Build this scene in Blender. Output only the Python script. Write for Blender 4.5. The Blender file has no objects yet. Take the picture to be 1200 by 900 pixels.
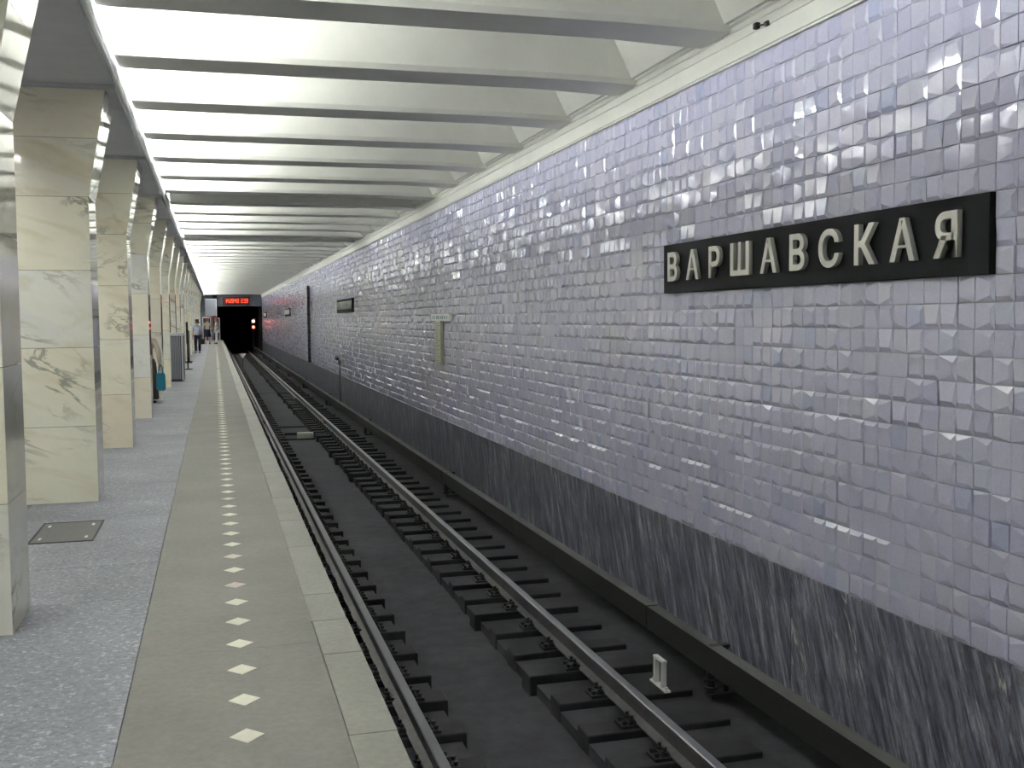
import bpy, bmesh, math, random
from mathutils import Vector, Matrix
random.seed(7)
C = bpy.context.scene.collection
PI = math.pi

# ------------------------------------------------------------------ camera
YAW, PITCH, ROLL, FPX, EYE = .27108, -.06193, -.00939, 1250.0, 1.70
fw = Vector((math.sin(YAW)*math.cos(PITCH), math.cos(YAW)*math.cos(PITCH), math.sin(PITCH)))
r0 = Vector((math.cos(YAW), -math.sin(YAW), 0)); u0 = r0.cross(fw)
rt = r0*math.cos(ROLL)+u0*math.sin(ROLL); up = u0*math.cos(ROLL)-r0*math.sin(ROLL)
cd = bpy.data.cameras.new('camera'); cam = bpy.data.objects.new('camera', cd); C.objects.link(cam)
cam.matrix_world = Matrix(((rt.x, up.x, -fw.x, 0), (rt.y, up.y, -fw.y, 0), (rt.z, up.z, -fw.z, EYE), (0, 0, 0, 1)))
cd.sensor_fit = 'HORIZONTAL'; cd.sensor_width = 36; cd.lens = FPX*36/1200; cd.clip_start = .05; cd.clip_end = 400
bpy.context.scene.camera = cam

# ------------------------------------------------------------------ world, light level, exposure
w = bpy.data.worlds.new('world'); bpy.context.scene.world = w; w.use_nodes = True
w.node_tree.nodes['Background'].inputs[0].default_value = (.5, .52, .6, 1)
w.node_tree.nodes['Background'].inputs[1].default_value = .01
TUBE = 165.0        # radiance of the fluorescent tubes
HALL_FILL = 26.0  # radiance of the added fill tube on the hall side
vs = bpy.context.scene.view_settings
vs.view_transform = 'Standard'; vs.look = 'None'; vs.gamma = 1; vs.use_curve_mapping = False
vs.exposure = 1.3

# ------------------------------------------------------------------ materials
def mat(name, col=(.5, .5, .5), rough=.6, metal=0, spec=.5, emit=None, es=1):
    m = bpy.data.materials.new(name); m.use_nodes = True
    b = m.node_tree.nodes['Principled BSDF']
    b.inputs['Base Color'].default_value = (*col, 1); b.inputs['Roughness'].default_value = rough
    b.inputs['Metallic'].default_value = metal; b.inputs['Specular IOR Level'].default_value = spec
    if emit:
        b.inputs['Emission Color'].default_value = (*emit, 1); b.inputs['Emission Strength'].default_value = es
    return m
class NT:
    def __init__(s, m): s.m = m; s.n = m.node_tree.nodes; s.l = m.node_tree.links; s.b = s.n['Principled BSDF']
    def new(s, t, **k):
        x = s.n.new(t)
        for a, v in k.items():
            if a in ('inp',):
                for i, val in v.items(): x.inputs[i].default_value = val
            else: setattr(x, a, v)
        return x
    def link(s, a, b): s.l.new(a, b)
    def coord(s, kind='Object', scale=(1, 1, 1), rot=(0, 0, 0), rnd=True):
        mp = s.new('ShaderNodeMapping', vector_type='TEXTURE'); mp.inputs['Scale'].default_value = [1/q for q in scale]; mp.inputs['Rotation'].default_value = rot   # rotates first, then scales
        if kind == 'World':
            g = s.new('ShaderNodeNewGeometry'); s.link(g.outputs['Position'], mp.inputs['Vector'])
        else:
            t = s.new('ShaderNodeTexCoord'); src = t.outputs['Object']
            if rnd:
                oi = s.new('ShaderNodeObjectInfo'); mu = s.new('ShaderNodeMath', operation='MULTIPLY'); mu.inputs[1].default_value = 137
                s.link(oi.outputs['Random'], mu.inputs[0])
                ad = s.new('ShaderNodeVectorMath', operation='ADD'); s.link(src, ad.inputs[0]); s.link(mu.outputs[0], ad.inputs[1]); src = ad.outputs[0]
            s.link(src, mp.inputs['Vector'])
        return mp.outputs[0]
    def noise(s, vec, scale=5, detail=4, rough=.55, dist=0):
        x = s.new('ShaderNodeTexNoise'); x.inputs['Scale'].default_value = scale; x.inputs['Detail'].default_value = detail
        x.inputs['Roughness'].default_value = rough; x.inputs['Distortion'].default_value = dist
        s.link(vec, x.inputs['Vector']); return x.outputs[0]
    def ramp(s, fac, stops):
        x = s.new('ShaderNodeValToRGB'); e = x.color_ramp.elements
        while len(e) < len(stops): e.new(.5)
        for i, (p, c) in enumerate(stops):
            e[i].position = p; e[i].color = (*c, 1) if len(c) == 3 else c
        s.link(fac, x.inputs[0]); return x.outputs[0]
    def mix(s, fac, a, b, mode='MIX'):
        x = s.new('ShaderNodeMix', data_type='RGBA', blend_type=mode)
        if isinstance(fac, (int, float)): x.inputs[0].default_value = fac
        else: s.link(fac, x.inputs[0])
        for i, v in ((6, a), (7, b)):
            if isinstance(v, tuple): x.inputs[i].default_value = (*v, 1)
            else: s.link(v, x.inputs[i])
        return x.outputs[2]
    def bump(s, h, st=.2, dist=.01):
        x = s.new('ShaderNodeBump'); x.inputs['Strength'].default_value = st; x.inputs['Distance'].default_value = dist
        s.link(h, x.inputs['Height']); s.link(x.outputs[0], s.b.inputs['Normal'])
W1 = (1, 1, 1); K0 = (0, 0, 0)
M = {}
def M_marble(name='marble', warm=1.0):
    m = mat(name, rough=.07, spec=.6); t = NT(m); t.b.inputs['Coat Weight'].default_value = .6; t.b.inputs['Coat Roughness'].default_value = .02
    oi = t.new('ShaderNodeObjectInfo')
    v = t.coord(scale=(1, 1, 1.8), rot=(.35, .5, 0)); v2 = t.coord(scale=(.8, .8, 2.6), rot=(.15, .25, .2))
    base = t.ramp(t.noise(v, 1.3, 5, .6, .5), [(.3, (.80, .78, .69)), (.55, (.85, .845, .78)), (.75, (.76, .77, .75))])
    tint = t.ramp(oi.outputs['Random'], [(0, (1, .97, .84)), (.35, (.93, .95, .98)), (.6, (1.0, .98, .88)), (.8, (.97, .90, .80)), (1, (.90, .92, .92))])
    base = t.mix(1, base, tint, 'MULTIPLY')
    ye = t.ramp(t.noise(v2, 1.1, 4, .6, 1.2), [(.56, K0), (.74, (.5, .5, .5))])
    base = t.mix(ye, base, (.55, .44, .20))
    r_ = t.noise(v2, 1.0, 6, .62, 2.2)
    vein = t.ramp(r_, [(.46, K0), (.495, (.75, .75, .75)), (.51, (.7, .7, .7)), (.55, K0)])
    msk = t.ramp(t.noise(v, .8, 2), [(.54, K0), (.66, W1)])
    base = t.mix(t.mix(1, vein, msk, 'MULTIPLY'), base, (.20, .21, .17))
    t.link(base, t.b.inputs['Base Color']); return m
M['marble'] = M_marble()
def M_granite_dark():
    m = mat('dark_marble', rough=.3, spec=.25); t = NT(m)
    v = t.coord(scale=(1, 3.4, .75), rot=(-.36, 0, 0)); v3 = t.coord(scale=(1, 12, 1.3), rot=(-.40, 0, 0))
    base = t.ramp(t.noise(v, 2.0, 8, .75, .4), [(.28, (.034, .038, .058)), (.5, (.13, .134, .172)), (.72, (.40, .40, .45))])
    f = t.ramp(t.noise(v3, 1.5, 6, .8, .2), [(.42, (.4, .4, .4)), (.58, (1.35, 1.35, 1.35))])
    base = t.mix(1, base, f, 'MULTIPLY')
    v4 = t.coord(scale=(1, 3.0, .45), rot=(-.34, 0, 0))
    n = t.noise(v4, 1.2, 4, .6, .6)
    vein = t.ramp(n, [(.600, K0), (.612, W1), (.622, K0)])
    n2 = t.ramp(t.noise(v3, .9, 3), [(.5, K0), (.58, W1)])
    base = t.mix(t.mix(1, vein, n2, 'MULTIPLY'), base, (.55, .54, .5))
    t.link(base, t.b.inputs['Base Color']); return m
M['dark_marble'] = M_granite_dark()
def M_tile():
    m = mat('glazed_tile', rough=.07, spec=.9); t = NT(m)
    g = t.new('ShaderNodeNewGeometry'); oi = t.new('ShaderNodeObjectInfo')
    a = t.new('ShaderNodeMath', operation='ADD'); t.link(g.outputs['Random Per Island'], a.inputs[0]); t.link(oi.outputs['Random'], a.inputs[1])
    fr = t.new('ShaderNodeMath', operation='FRACT'); t.link(a.outputs[0], fr.inputs[0])
    base = t.ramp(fr.outputs[0], [(0, (.50, .505, .68)), (.25, (.575, .57, .74)), (.5, (.53, .525, .70)), (.75, (.595, .585, .73)), (.93, (.53, .545, .70)), (1, (.46, .49, .69))])
    wv = t.coord('World', scale=(1, .5, 1)); pat = t.ramp(t.noise(wv, .7, 3), [(.55, K0), (.68, (.8, .8, .8))])
    base = t.mix(pat, base, (.585, .57, .62))
    fine = t.ramp(t.noise(t.coord('World'), 60, 2), [(.3, (.94, .94, .94)), (.7, (1.03, 1.03, 1.03))])
    base = t.mix(1, base, fine, 'MULTIPLY')
    t.link(base, t.b.inputs['Base Color'])
    t.bump(t.noise(t.coord('World'), 14, 2), .12, .01); return m
M['tile'] = M_tile()
def noisy(name, c1, c2, scale=8, rough=.6, spec=.4, bump=.0, detail=6, speck=None, world=False, metal=0, stain=None):
    m = mat(name, rough=rough, spec=spec, metal=metal); t = NT(m)
    v = t.coord('World' if world else 'Object')
    n = t.noise(v, scale, detail, .65)
    base = t.ramp(n, [(.3, c1), (.7, c2)])
    if speck:
        n2 = t.noise(v, speck[0], 2, .6); base = t.mix(t.ramp(n2, [(speck[1], K0), (speck[1]+.06, W1)]), base, speck[2])
    if stain:
        n3 = t.noise(v, stain[0], 4, .6); base = t.mix(1, base, t.ramp(n3, [(.35, (stain[1],)*3), (.65, W1)]), 'MULTIPLY')
    t.link(base, t.b.inputs['Base Color'])
    if bump: t.bump(n, bump, .01)
    return m
M['granite'] = noisy('grey_granite', (.15, .155, .18), (.31, .32, .365), 38, .58, .28, speck=(34, .60, (.44, .45, .48)), stain=(.9, .72))
M['beige'] = noisy('beige_stone', (.172, .166, .153), (.215, .208, .192), 25, .6, .25, stain=(1.3, .85))
M['edge'] = noisy('edge_stone', (.225, .22, .20), (.30, .295, .265), 30, .42, .4, stain=(1.5, .8))
M['diamond'] = noisy('diamond_stone', (.62, .60, .50), (.72, .70, .60), 20, .4, .4)
M['diamond_pink'] = noisy('pink_diamond_stone', (.46, .40, .36), (.52, .45, .40), 20, .4, .4)
M['joint'] = mat('dark_joint', (.05, .048, .045), .9)
M['grout'] = mat('grout', (.36, .355, .38), .9)
M['plaster'] = noisy('painted_concrete', (.72, .72, .665), (.78, .78, .72), 2.2, .42, .35, detail=5)
M['cornice'] = noisy('cornice_paint', (.70, .70, .65), (.76, .76, .70), 2.5, .6, .3)
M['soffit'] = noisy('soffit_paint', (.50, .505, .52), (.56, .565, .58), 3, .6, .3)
M['bed'] = noisy('dirty_concrete', (.025, .0245, .029), (.047, .046, .053), 5, .85, .25, .3, stain=(.8, .65))
M['sleeper'] = noisy('oily_timber', (.007, .007, .008), (.015, .0145, .016), 9, .75, .3, .3)
M['rail'] = noisy('rail_steel', (.045, .042, .045), (.075, .072, .076), 20, .55, .4, metal=.2)
M['railtop'] = mat('rail_head_steel', (.21, .21, .225), .40, .7)
M['iron'] = mat('black_iron', (.016, .016, .018), .6, .3)
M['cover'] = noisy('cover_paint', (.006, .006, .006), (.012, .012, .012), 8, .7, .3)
M['coverlit'] = noisy('cover_lit_top', (.065, .064, .064), (.11, .108, .105), 8, .6, .3)  # paler than the sides: light on the cover's top put into its colour
M['white'] = mat('white_paint', (.78, .78, .76), .45)
M['signblack'] = mat('sign_black', (.006, .0065, .008), .7, spec=.12)
M['letter'] = mat('letter_metal', (.62, .61, .57), .38, .35)
M['tube'] = mat('tube_glow', (.9, .9, .9), .4, emit=(.97, 1, 1), es=TUBE)
M['hallfill'] = mat('hall_fill_glow', (.9, .9, .9), .4, emit=(1, 1, .97), es=HALL_FILL)
def M_milky():
    m = mat('milky_diffuser', (.85, .85, .85), .5); t = NT(m)
    tr = t.new('ShaderNodeBsdfTranslucent'); tr.inputs[0].default_value = (.9, .9, .92, 1)
    mx = t.new('ShaderNodeMixShader'); mx.inputs[0].default_value = .62
    t.link(t.b.outputs[0], mx.inputs[1]); t.link(tr.outputs[0], mx.inputs[2]); t.link(mx.outputs[0], t.n['Material Output'].inputs[0]); return m
M['milky'] = M_milky()
M['offtube'] = mat('dark_tube', (.7, .7, .7), .3)
M['black'] = mat('tunnel_black', (.012, .012, .013), .9)
M['portal'] = noisy('portal_paint', (.10, .115, .14), (.13, .145, .17), 3, .6)
M['led'] = mat('led_red', (.6, .02, .01), .4, emit=(1, .10, .03), es=1.0)
M['ledpanel'] = mat('led_panel', (.05, .006, .005), .4, emit=(1, .02, .01), es=.02)
M['signal'] = mat('signal_red', (.9, .1, .1), .3, emit=(1, .28, .22), es=5)
M['signalred'] = mat('signal_lens_red', (.9, .1, .1), .3, emit=(1, .10, .07), es=4)
M['zinc'] = mat('grey_metal', (.34, .36, .42), .4, .5)
M['zincl'] = mat('pale_metal', (.66, .68, .72), .3, .5)
M['dark'] = mat('dark_grey_metal', (.045, .045, .055), .5)
M['hatch'] = noisy('hatch_steel', (.085, .082, .085), (.125, .12, .12), 30, .55, .4, metal=.2)
M['copper'] = mat('copper', (.45, .13, .08), .5, .4)
M['yellowish'] = mat('cream_box', (.62, .62, .48), .6)
M['green'] = mat('dark_green', (.02, .045, .035), .6)

# ------------------------------------------------------------------ helpers
def prop(o, label=None, cat=None, group=None, kind=None):
    for k, v in (('label', label), ('category', cat), ('group', group), ('kind', kind)):
        if v: o[k] = v
    return o
def link(name, me, parent=None, loc=None, rot=None):
    o = bpy.data.objects.new(name, me); C.objects.link(o)
    if parent: o.parent = parent
    if loc is not None: o.location = loc
    if rot is not None: o.rotation_euler = rot
    return o
def empty(name, loc=(0, 0, 0)):
    o = bpy.data.objects.new(name, None); C.objects.link(o); o.location = loc; o.empty_display_size = .1; return o
def bx(bm, x0, x1, y0, y1, z0, z1, mi=0):
    v = [bm.verts.new(p) for p in ((x0, y0, z0), (x1, y0, z0), (x1, y1, z0), (x0, y1, z0), (x0, y0, z1), (x1, y0, z1), (x1, y1, z1), (x0, y1, z1))]
    for f in ((0, 3, 2, 1), (4, 5, 6, 7), (0, 1, 5, 4), (1, 2, 6, 5), (2, 3, 7, 6), (3, 0, 4, 7)):
        bm.faces.new([v[i] for i in f]).material_index = mi
def tub(bm, a, b, r, n=8, r2=None, mi=0):
    a, b = Vector(a), Vector(b); d = (b-a).normalized(); r2 = r if r2 is None else r2
    s = d.orthogonal().normalized(); t = d.cross(s)
    A = [bm.verts.new(a+(s*math.cos(k*2*PI/n)+t*math.sin(k*2*PI/n))*r) for k in range(n)]
    B = [bm.verts.new(b+(s*math.cos(k*2*PI/n)+t*math.sin(k*2*PI/n))*r2) for k in range(n)]
    for k in range(n):
        bm.faces.new((A[k], A[(k+1) % n], B[(k+1) % n], B[k])).material_index = mi
    bm.faces.new(A[::-1]).material_index = mi; bm.faces.new(B).material_index = mi
def prism(bm, pts, axis, a, b, mi=0, mis=None):
    """extrude polygon: axis 'y' pts=(x,z); axis 'x' pts=(y,z); axis 'z' pts=(x,y)"""
    def P(p, t): return {'y': (p[0], t, p[1]), 'x': (t, p[0], p[1]), 'z': (p[0], p[1], t)}[axis]
    A = [bm.verts.new(P(p, a)) for p in pts]; B = [bm.verts.new(P(p, b)) for p in pts]; n = len(pts)
    for k in range(n):
        bm.faces.new((A[k], A[(k+1) % n], B[(k+1) % n], B[k])).material_index = (mis[k] if mis else mi)
    bm.faces.new(A[::-1]).material_index = mi; bm.faces.new(B).material_index = mi
def fin(bm, name, *mats, bevel=0, seg=1):
    bmesh.ops.recalc_face_normals(bm, faces=bm.faces[:])
    if bevel: bmesh.ops.bevel(bm, geom=bm.edges[:], offset=bevel, segments=seg, affect='EDGES', profile=.5)
    me = bpy.data.meshes.new(name); bm.to_mesh(me); bm.free()
    for m in mats: me.materials.append(m)
    return me
def boxmesh(name, x0, x1, y0, y1, z0, z1, m, bevel=0):
    bm = bmesh.new(); bx(bm, x0, x1, y0, y1, z0, z1); return fin(bm, name, m, bevel=bevel)
def struct(o): o['kind'] = 'structure'; return o

Y0, Y1 = -12.0, 97.0
XW = 4.10; TZ = -.19; T = .15; NR = 26; TOPZ = TZ+NR*T   # 3.71
XE, XS, XB = .69, .485, -.42                             # platform edge, edge strip, beige strip
ZR = -1.05                                              # rail head

# ------------------------------------------------------------------ platform
fl = struct(link('floor', boxmesh('floor', -9.0, XE-.10, Y0, Y1, -.30, -.05, M['joint'])))
bm = bmesh.new(); bx(bm, XE-.55, XE-.40, Y0, Y1, -1.5, -.30); bx(bm, XE-.40, XE-.02, Y0, Y1, -.30, -.052)
link('platform_wall', fin(bm, 'platform_wall', M['bed']), fl)
def slabrow(name, x0, x1, lens, m, rnd, gap=.003, y0=3.0, y1=Y1, jx=0, bevel=.0015):
    """slabs laid along the platform; meshes of equal length are shared"""
    cache = {}; y = y0; k = 0
    while y < y1-.05:
        L = lens[k] if k < len(lens) else random.choice(rnd); k += 1
        L = min(L, y1-y)
        key = round(L, 3)
        if key not in cache:
            cache[key] = boxmesh(name, -(x1-x0)/2+gap, (x1-x0)/2-gap, gap, L-gap, -.05, 0, m, bevel)
        link(name, cache[key], fl, ((x0+x1)/2+jx*random.uniform(-1, 1), y, random.uniform(-.0012, .0006)))
        y += L
link('edge_slab', boxmesh('edge_slab', XS, XE, Y0, 2.99, -.05, 0, M['edge']), fl)
link('edge_paving', boxmesh('edge_paving', XB, XS, Y0, 2.99, -.05, 0, M['beige']), fl)
link('paving_slab', boxmesh('paving_slab', -9, XB, Y0, 2.99, -.05, 0, M['granite']), fl)
slabrow('edge_slab', XS, XE, [1.3, 1.1, .62, .6, 1.45, 1.1], M['edge'], [.9, 1.2, 1.5], jx=.004)
slabrow('edge_paving', XB, XS, [2.62, .02+.66, 3.2], M['beige'], [3.0, 3.6], gap=.001, bevel=.0006)
slabrow('paving_slab', XB-1.26, XB, [1.25, 1.3, 1.3, 1.0, .93, 1.0, .92], M['granite'], [1.1, 1.2, 1.3], gap=.0025, bevel=.001)
slabrow('paving_slab', -3.3, XB-1.261, [2.2, 2.3], M['granite'], [2.2, 2.4], gap=.0015)
link('paving_slab', boxmesh('paving_slab', -9, -3.302, 3.0, Y1, -.05, -.001, M['granite']), fl)
# diamonds of pale stone along the platform
bm = bmesh.new(); prism(bm, [(-.070, 0), (0, -.078), (.070, 0), (0, .078)], 'z', -.001, .0022)
dm = fin(bm, 'diamond_inlay', M['diamond']); dm2 = dm.copy(); dm2.materials[0] = M['diamond_pink']
for k in range(-3, 212):
    if (k*.432+4.41) > 95: break
    link('diamond_inlay', dm2 if k in (6, 8, 5+9) or (k > 12 and random.random() < .08) else dm, fl,
         (.086, 4.415+k*.432, 0), (0, 0, random.uniform(-.05, .05)))
# metal hatch by the first columns
hb = empty('floor_hatch', (-1.19, 9.22, 0)); prop(hb, 'rectangular steel inspection hatch let into the grey platform beside the near column', 'hatch')
bm = bmesh.new()
for a in ((-.24, .24, -.44, -.42), (-.24, .24, .42, .44), (-.24, -.225, -.42, .42), (.225, .24, -.42, .42)): bx(bm, *a, .0005, .006)
link('frame', fin(bm, 'hatch_frame', M['iron']), hb)
link('lid', boxmesh('hatch_lid', -.222, .222, -.417, .417, .0005, .004, M['hatch'], .001), hb)
bm = bmesh.new(); bx(bm, -.011, .011, -.035, .035, .004, .009)
hm = fin(bm, 'hatch_grip', M['zincl'], bevel=.003)
for x, y in ((.17, -.28), (.17, .26), (-.17, -.28), (-.17, .26)): link('grip', hm, hb, (x, y, 0))

# ------------------------------------------------------------------ track
tb = struct(link('track_bed', boxmesh('track_bed', XE-.5, XW, Y0, Y1+40, -1.75, -1.55, M['bed'])))
bm = bmesh.new()
bx(bm, XE-.39, 1.62, Y0, Y1+40, -1.55, -1.300)                      # left haunch
bx(bm, 1.62, 2.46, Y0, 27.72, -1.55, -1.385); bx(bm, 1.62, 2.46, 28.1, 31.05, -1.55, -1.385)
bx(bm, 1.62, 2.46, 31.45, 46, -1.55, -1.385); bx(bm, 1.62, 2.46, 46.15, Y1+40, -1.55, -1.385)
bx(bm, 2.46, 2.92, Y0, Y1+40, -1.55, -1.295); bx(bm, 2.92, XW-.001, Y0, Y1+40, -1.55, -1.285)
link('concrete_haunch', fin(bm, 'concrete_haunch', M['bed']), tb)
tk = empty('railway_track', (2.10, 4, -1.25)); prop(tk, 'railway track of two steel rails on dark timber sleepers beside the platform', 'railway track')
prof = [(-.07, -.165), (.07, -.165), (.07, -.155), (.012, -.135), (.010, -.045), (.035, -.033), (.036, -.006), (.028, 0), (-.028, 0), (-.036, -.006), (-.035, -.033), (-.010, -.045), (-.012, -.135), (-.07, -.155)]
bm = bmesh.new(); prism(bm, prof, 'y', Y0, Y1+38, mis=[0]*6+[1, 1, 1]+[0]*5); rm = fin(bm, 'rail', M['rail'], M['railtop'])
XL, XR = 1.298, 2.908
for x in (XL, XR): link('rail', rm, tk, (x-2.10, -4, ZR+1.25))
def sleeper_mesh(x0, x1, h=0): return boxmesh('sleeper', x0, x1, 0, .235, -.34, h, M['sleeper'], .008)
smL = [sleeper_mesh(.36, 1.655), sleeper_mesh(.36, 1.655, .018)]; smR = [sleeper_mesh(2.444, 3.50), sleeper_mesh(2.40, 3.48, .02), sleeper_mesh(2.455, 3.56)]
bm = bmesh.new(); bx(bm, -.18, .18, .04, .20, .0, .022)
for s in (-1, 1):
    for yy in (.075, .165):
        tub(bm, (s*.095, yy, .02), (s*.095, yy, .085), .013, 6); tub(bm, (s*.095, yy, .038), (s*.095, yy, .056), .024, 6)
        tub(bm, (s*.150, yy, .02), (s*.150, yy, .05), .018, 6)
    bx(bm, s*.05 if s > 0 else -.125, .125 if s > 0 else -.05, .06, .18, .022, .038)
pm = fin(bm, 'tie_plate', M['iron'])
k = 0; y = 6.62-.63*6
while y < 97:
    zz = -1.24; h = random.random() < .16
    for j, (ms, xr) in enumerate((((smL[1] if h else smL[0]), XL), ((smR[1] if h else random.choice((smR[0], smR[0], smR[2]))), XR))):
        s = link('sleeper', ms, tk, (-2.10, y-4+random.uniform(-.02, .02)+(.31 if j else 0), zz+1.25), (0, 0, random.uniform(-.006, .006)))
        if y < 40: link('tie_plate', pm, s, (xr, 0, .018 if h else .0))
    y += .63; k += 1
# fish plates with red painted bond clamps at the rail joint
bm = bmesh.new(); bx(bm, -.035, -.018, -.35, .35, -.13, -.045); bx(bm, .018, .035, -.35, .35, -.13, -.045)
for yy in (-.24, -.08, .08, .24): tub(bm, (-.055, yy, -.09), (.055, yy, -.09), .015, 6)
fm = fin(bm, 'fish_plate', M['iron'])
bm = bmesh.new(); bx(bm, -.06, -.03, -.05, .05, -.12, -.03); bx(bm, -.055, -.03, .4, .5, -.11, -.04); cm = fin(bm, 'bond_clamp', M['copper'], bevel=.004)
for x, y in ((XL, 30.6), (XR, 30.0)):
    p = link('fish_plate', fm, tk, (x-2.1, y-4, ZR+1.25)); link('bond_clamp', cm, p)
# trough furniture
cb = empty('trackside_box', (2.2, 27.9, -1.385)); prop(cb, 'small pale box of three cells lying across the dark drain between the rails', 'box')
link('crossbar', boxmesh('crossbar', -.53, .22, .12, .19, .10, .17, M['iron']), cb)
bm = bmesh.new(); bx(bm, -.21, .20, 0, .12, .02, .17); link('body', fin(bm, 'box_body', M['white'], bevel=.006), cb)
for i, xx in enumerate((-.20, -.065, .07)): link('cell', boxmesh('cell', xx, xx+.125, -.012, 0, .035, .155, M['yellowish'] if i < 2 else M['zincl'], .004), cb)
tm = empty('triangle_marker', (1.72, 72, -1.385)); prop(tm, 'small white triangle marker on a low stake between the rails near the tunnel', 'marker')
bm = bmesh.new(); prism(bm, [(-.24, .92), (.24, .92), (0, .60)], 'y', -.015, .015); link('plate', fin(bm, 'marker_plate', M['white']), tm)
link('stake', boxmesh('stake', -.02, .02, .015, .045, 0, .85, M['iron']), tm)
# white angle bracket
br = empty('track_marker', (3.34, 7.66, -1.2385)); prop(br, 'small white U shaped metal bracket standing on a sleeper right of the right rail', 'marker')
link('base', boxmesh('bracket_base', -.025, .025, -.11, .20, 0, .018, M['white'], .003), br)
bm = bmesh.new(); bx(bm, -.02, .02, -.0175, .0175, .018, .215); um = fin(bm, 'bracket_upright', M['white'], bevel=.003)
for yy in (-.022, .117): link('upright', um, br, (0, yy, 0))
link('crosspiece', boxmesh('bracket_top', -.022, .022, -.05, .14, .215, .235, M['white'], .004), br)
bm = bmesh.new(); tub(bm, (0, -.08, .018), (0, -.08, .035), .014, 8); tub(bm, (0, .17, .018), (0, .17, .035), .014, 8); link('bolt', fin(bm, 'bracket_bolt', M['white']), br)
# third rail under its protective cover
tr = empty('third_rail', (3.65, 4, -1.24)); prop(tr, 'black covered conductor rail running along the foot of the right wall', 'conductor rail')
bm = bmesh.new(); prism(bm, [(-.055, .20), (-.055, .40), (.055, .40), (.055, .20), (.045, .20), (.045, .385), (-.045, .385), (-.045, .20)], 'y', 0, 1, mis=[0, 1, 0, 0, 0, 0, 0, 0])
cvm = fin(bm, 'cover', M['cover'], M['coverlit'])
for k in range(-3, 24):
    c = link('cover', cvm, tr, (0, k*4.4+.2, random.uniform(-.002, .002)), (0, 0, random.uniform(-.0006, .0006))); c.scale = (1, 4.385, 1)
bm = bmesh.new(); prism(bm, [(-.035, .22), (.035, .22), (.035, .25), (.012, .26), (.012, .32), (.03, .33), (.03, .36), (-.03, .36), (-.03, .33), (-.012, .32), (-.012, .26), (-.035, .25)], 'y', Y0-4, Y1-4)
link('conductor', fin(bm, 'conductor', M['rail']), tr)
bm = bmesh.new(); bx(bm, -.04, .16, -.06, .06, 0, .03); tub(bm, (.11, 0, .0), (.11, 0, .385), .022, 8); bx(bm, -.03, .13, -.03, .03, .38, .40)
tub(bm, (-.02, 0, .03), (-.02, 0, .20), .035, 8); tub(bm, (-.02, 0, .12), (-.02, 0, .14), .055, 8); tub(bm, (-.02, 0, .06), (-.02, 0, .08), .055, 8)
im = fin(bm, 'bracket', M['iron'])
y = 7.4
while y < 95: link('bracket', im, tr, (0, y-4, 0)); y += 9.8
# trackside post lamp
ps = empty('trackside_post', (3.93, 35.2, -1.24)); prop(ps, 'thin dark post with small hooded lamp standing against the right wall', 'post')
bm = bmesh.new(); tub(bm, (0, 0, 0), (0, 0, 1.52), .018, 8); bx(bm, -.05, .05, -.05, .05, 0, .02); link('pole', fin(bm, 'post_pole', M['iron']), ps)
bm = bmesh.new(); bx(bm, -.05, .03, -.05, .09, 1.46, 1.60); tub(bm, (0, .05, 1.55), (-.03, .42, 1.66), .02, 8); tub(bm, (-.03, .32, 1.64), (-.03, .55, 1.66), .05, 10, .085)
link('lamp_head', fin(bm, 'lamp_head', M['iron']), ps)

# ------------------------------------------------------------------ right wall
wr = struct(link('wall_right', boxmesh('wall_right', XW, XW+.3, Y0, Y1+40, -1.75, 4.6, M['grout'])))
link('plain_tiling', boxmesh('plain_tiling', XW-.012, XW, Y0, 3.845, TZ, TOPZ, M['tile']), wr)
# dark marble skirting slabs
gL = 2.27; gm = boxmesh('marble_slab', -.02, 0, .002, gL-.002, -1.06, 0, M['dark_marble'], .002)
y = 4.71-gL*2
while y < Y1:
    link('marble_slab', gm, wr, (XW-.002+random.uniform(-.002, .001), y, TZ)); y += gL
link('marble_slab', boxmesh('marble_slab', -.02, 0, Y0, 4.70-gL*2, -1.06, 0, M['dark_marble']), wr, (XW, 0, TZ))
# faceted ceramic tiles. a tile is (verts in s,t,d ; faces); s along +y, t up, d out of the wall
h0 = .018; a_ = .0015
def skirt(vs, ring):                       # ring = indices of outline in order
    n = len(vs); out = [(vs[i][0], vs[i][1], -.0035) for i in ring]; fs = []
    for k in range(len(ring)):
        k2 = (k+1) % len(ring); fs.append((ring[k], ring[k2], n+k2, n+k))
    return vs+out, fs
def tile_hex(h, hr, ia=.2, ib=.8, sx=.17):   # half hexagon, ridge at s=1
    vs = [(0, 0, a_), (1, 0, h*hr), (1, 1, h*hr), (0, 1, a_), (sx, ia, h), (sx, ib, h)]
    f = [(0, 4, 5, 3), (0, 1, 4), (5, 2, 3), (4, 1, 2, 5)]
    v, s = skirt(vs, [0, 1, 2, 3]); return v, f+s
def tile_trap(h, lo=.2, sx=.15):            # raised to the top edge, bevelled sides and foot
    vs = [(0, 0, a_), (1, 0, a_), (1, 1, h*.55), (0, 1, h*.55), (sx, lo, h), (1-sx, lo, h)]
    f = [(0, 1, 5, 4), (0, 4, 3), (1, 2, 5), (4, 5, 2, 3)]
    v, s = skirt(vs, [0, 1, 2, 3]); return v, f+s
def tile_full(h, lo=.16, sx=.16):           # truncated pyramid
    vs = [(0, 0, a_), (1, 0, a_), (1, 1, a_), (0, 1, a_), (sx, lo, h), (1-sx, lo, h), (1-sx, 1-lo, h), (sx, 1-lo, h)]
    f = [(0, 1, 5, 4), (1, 2, 6, 5), (2, 3, 7, 6), (3, 0, 4, 7), (4, 5, 6, 7)]
    v, s = skirt(vs, [0, 1, 2, 3]); return v, f+s
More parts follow.
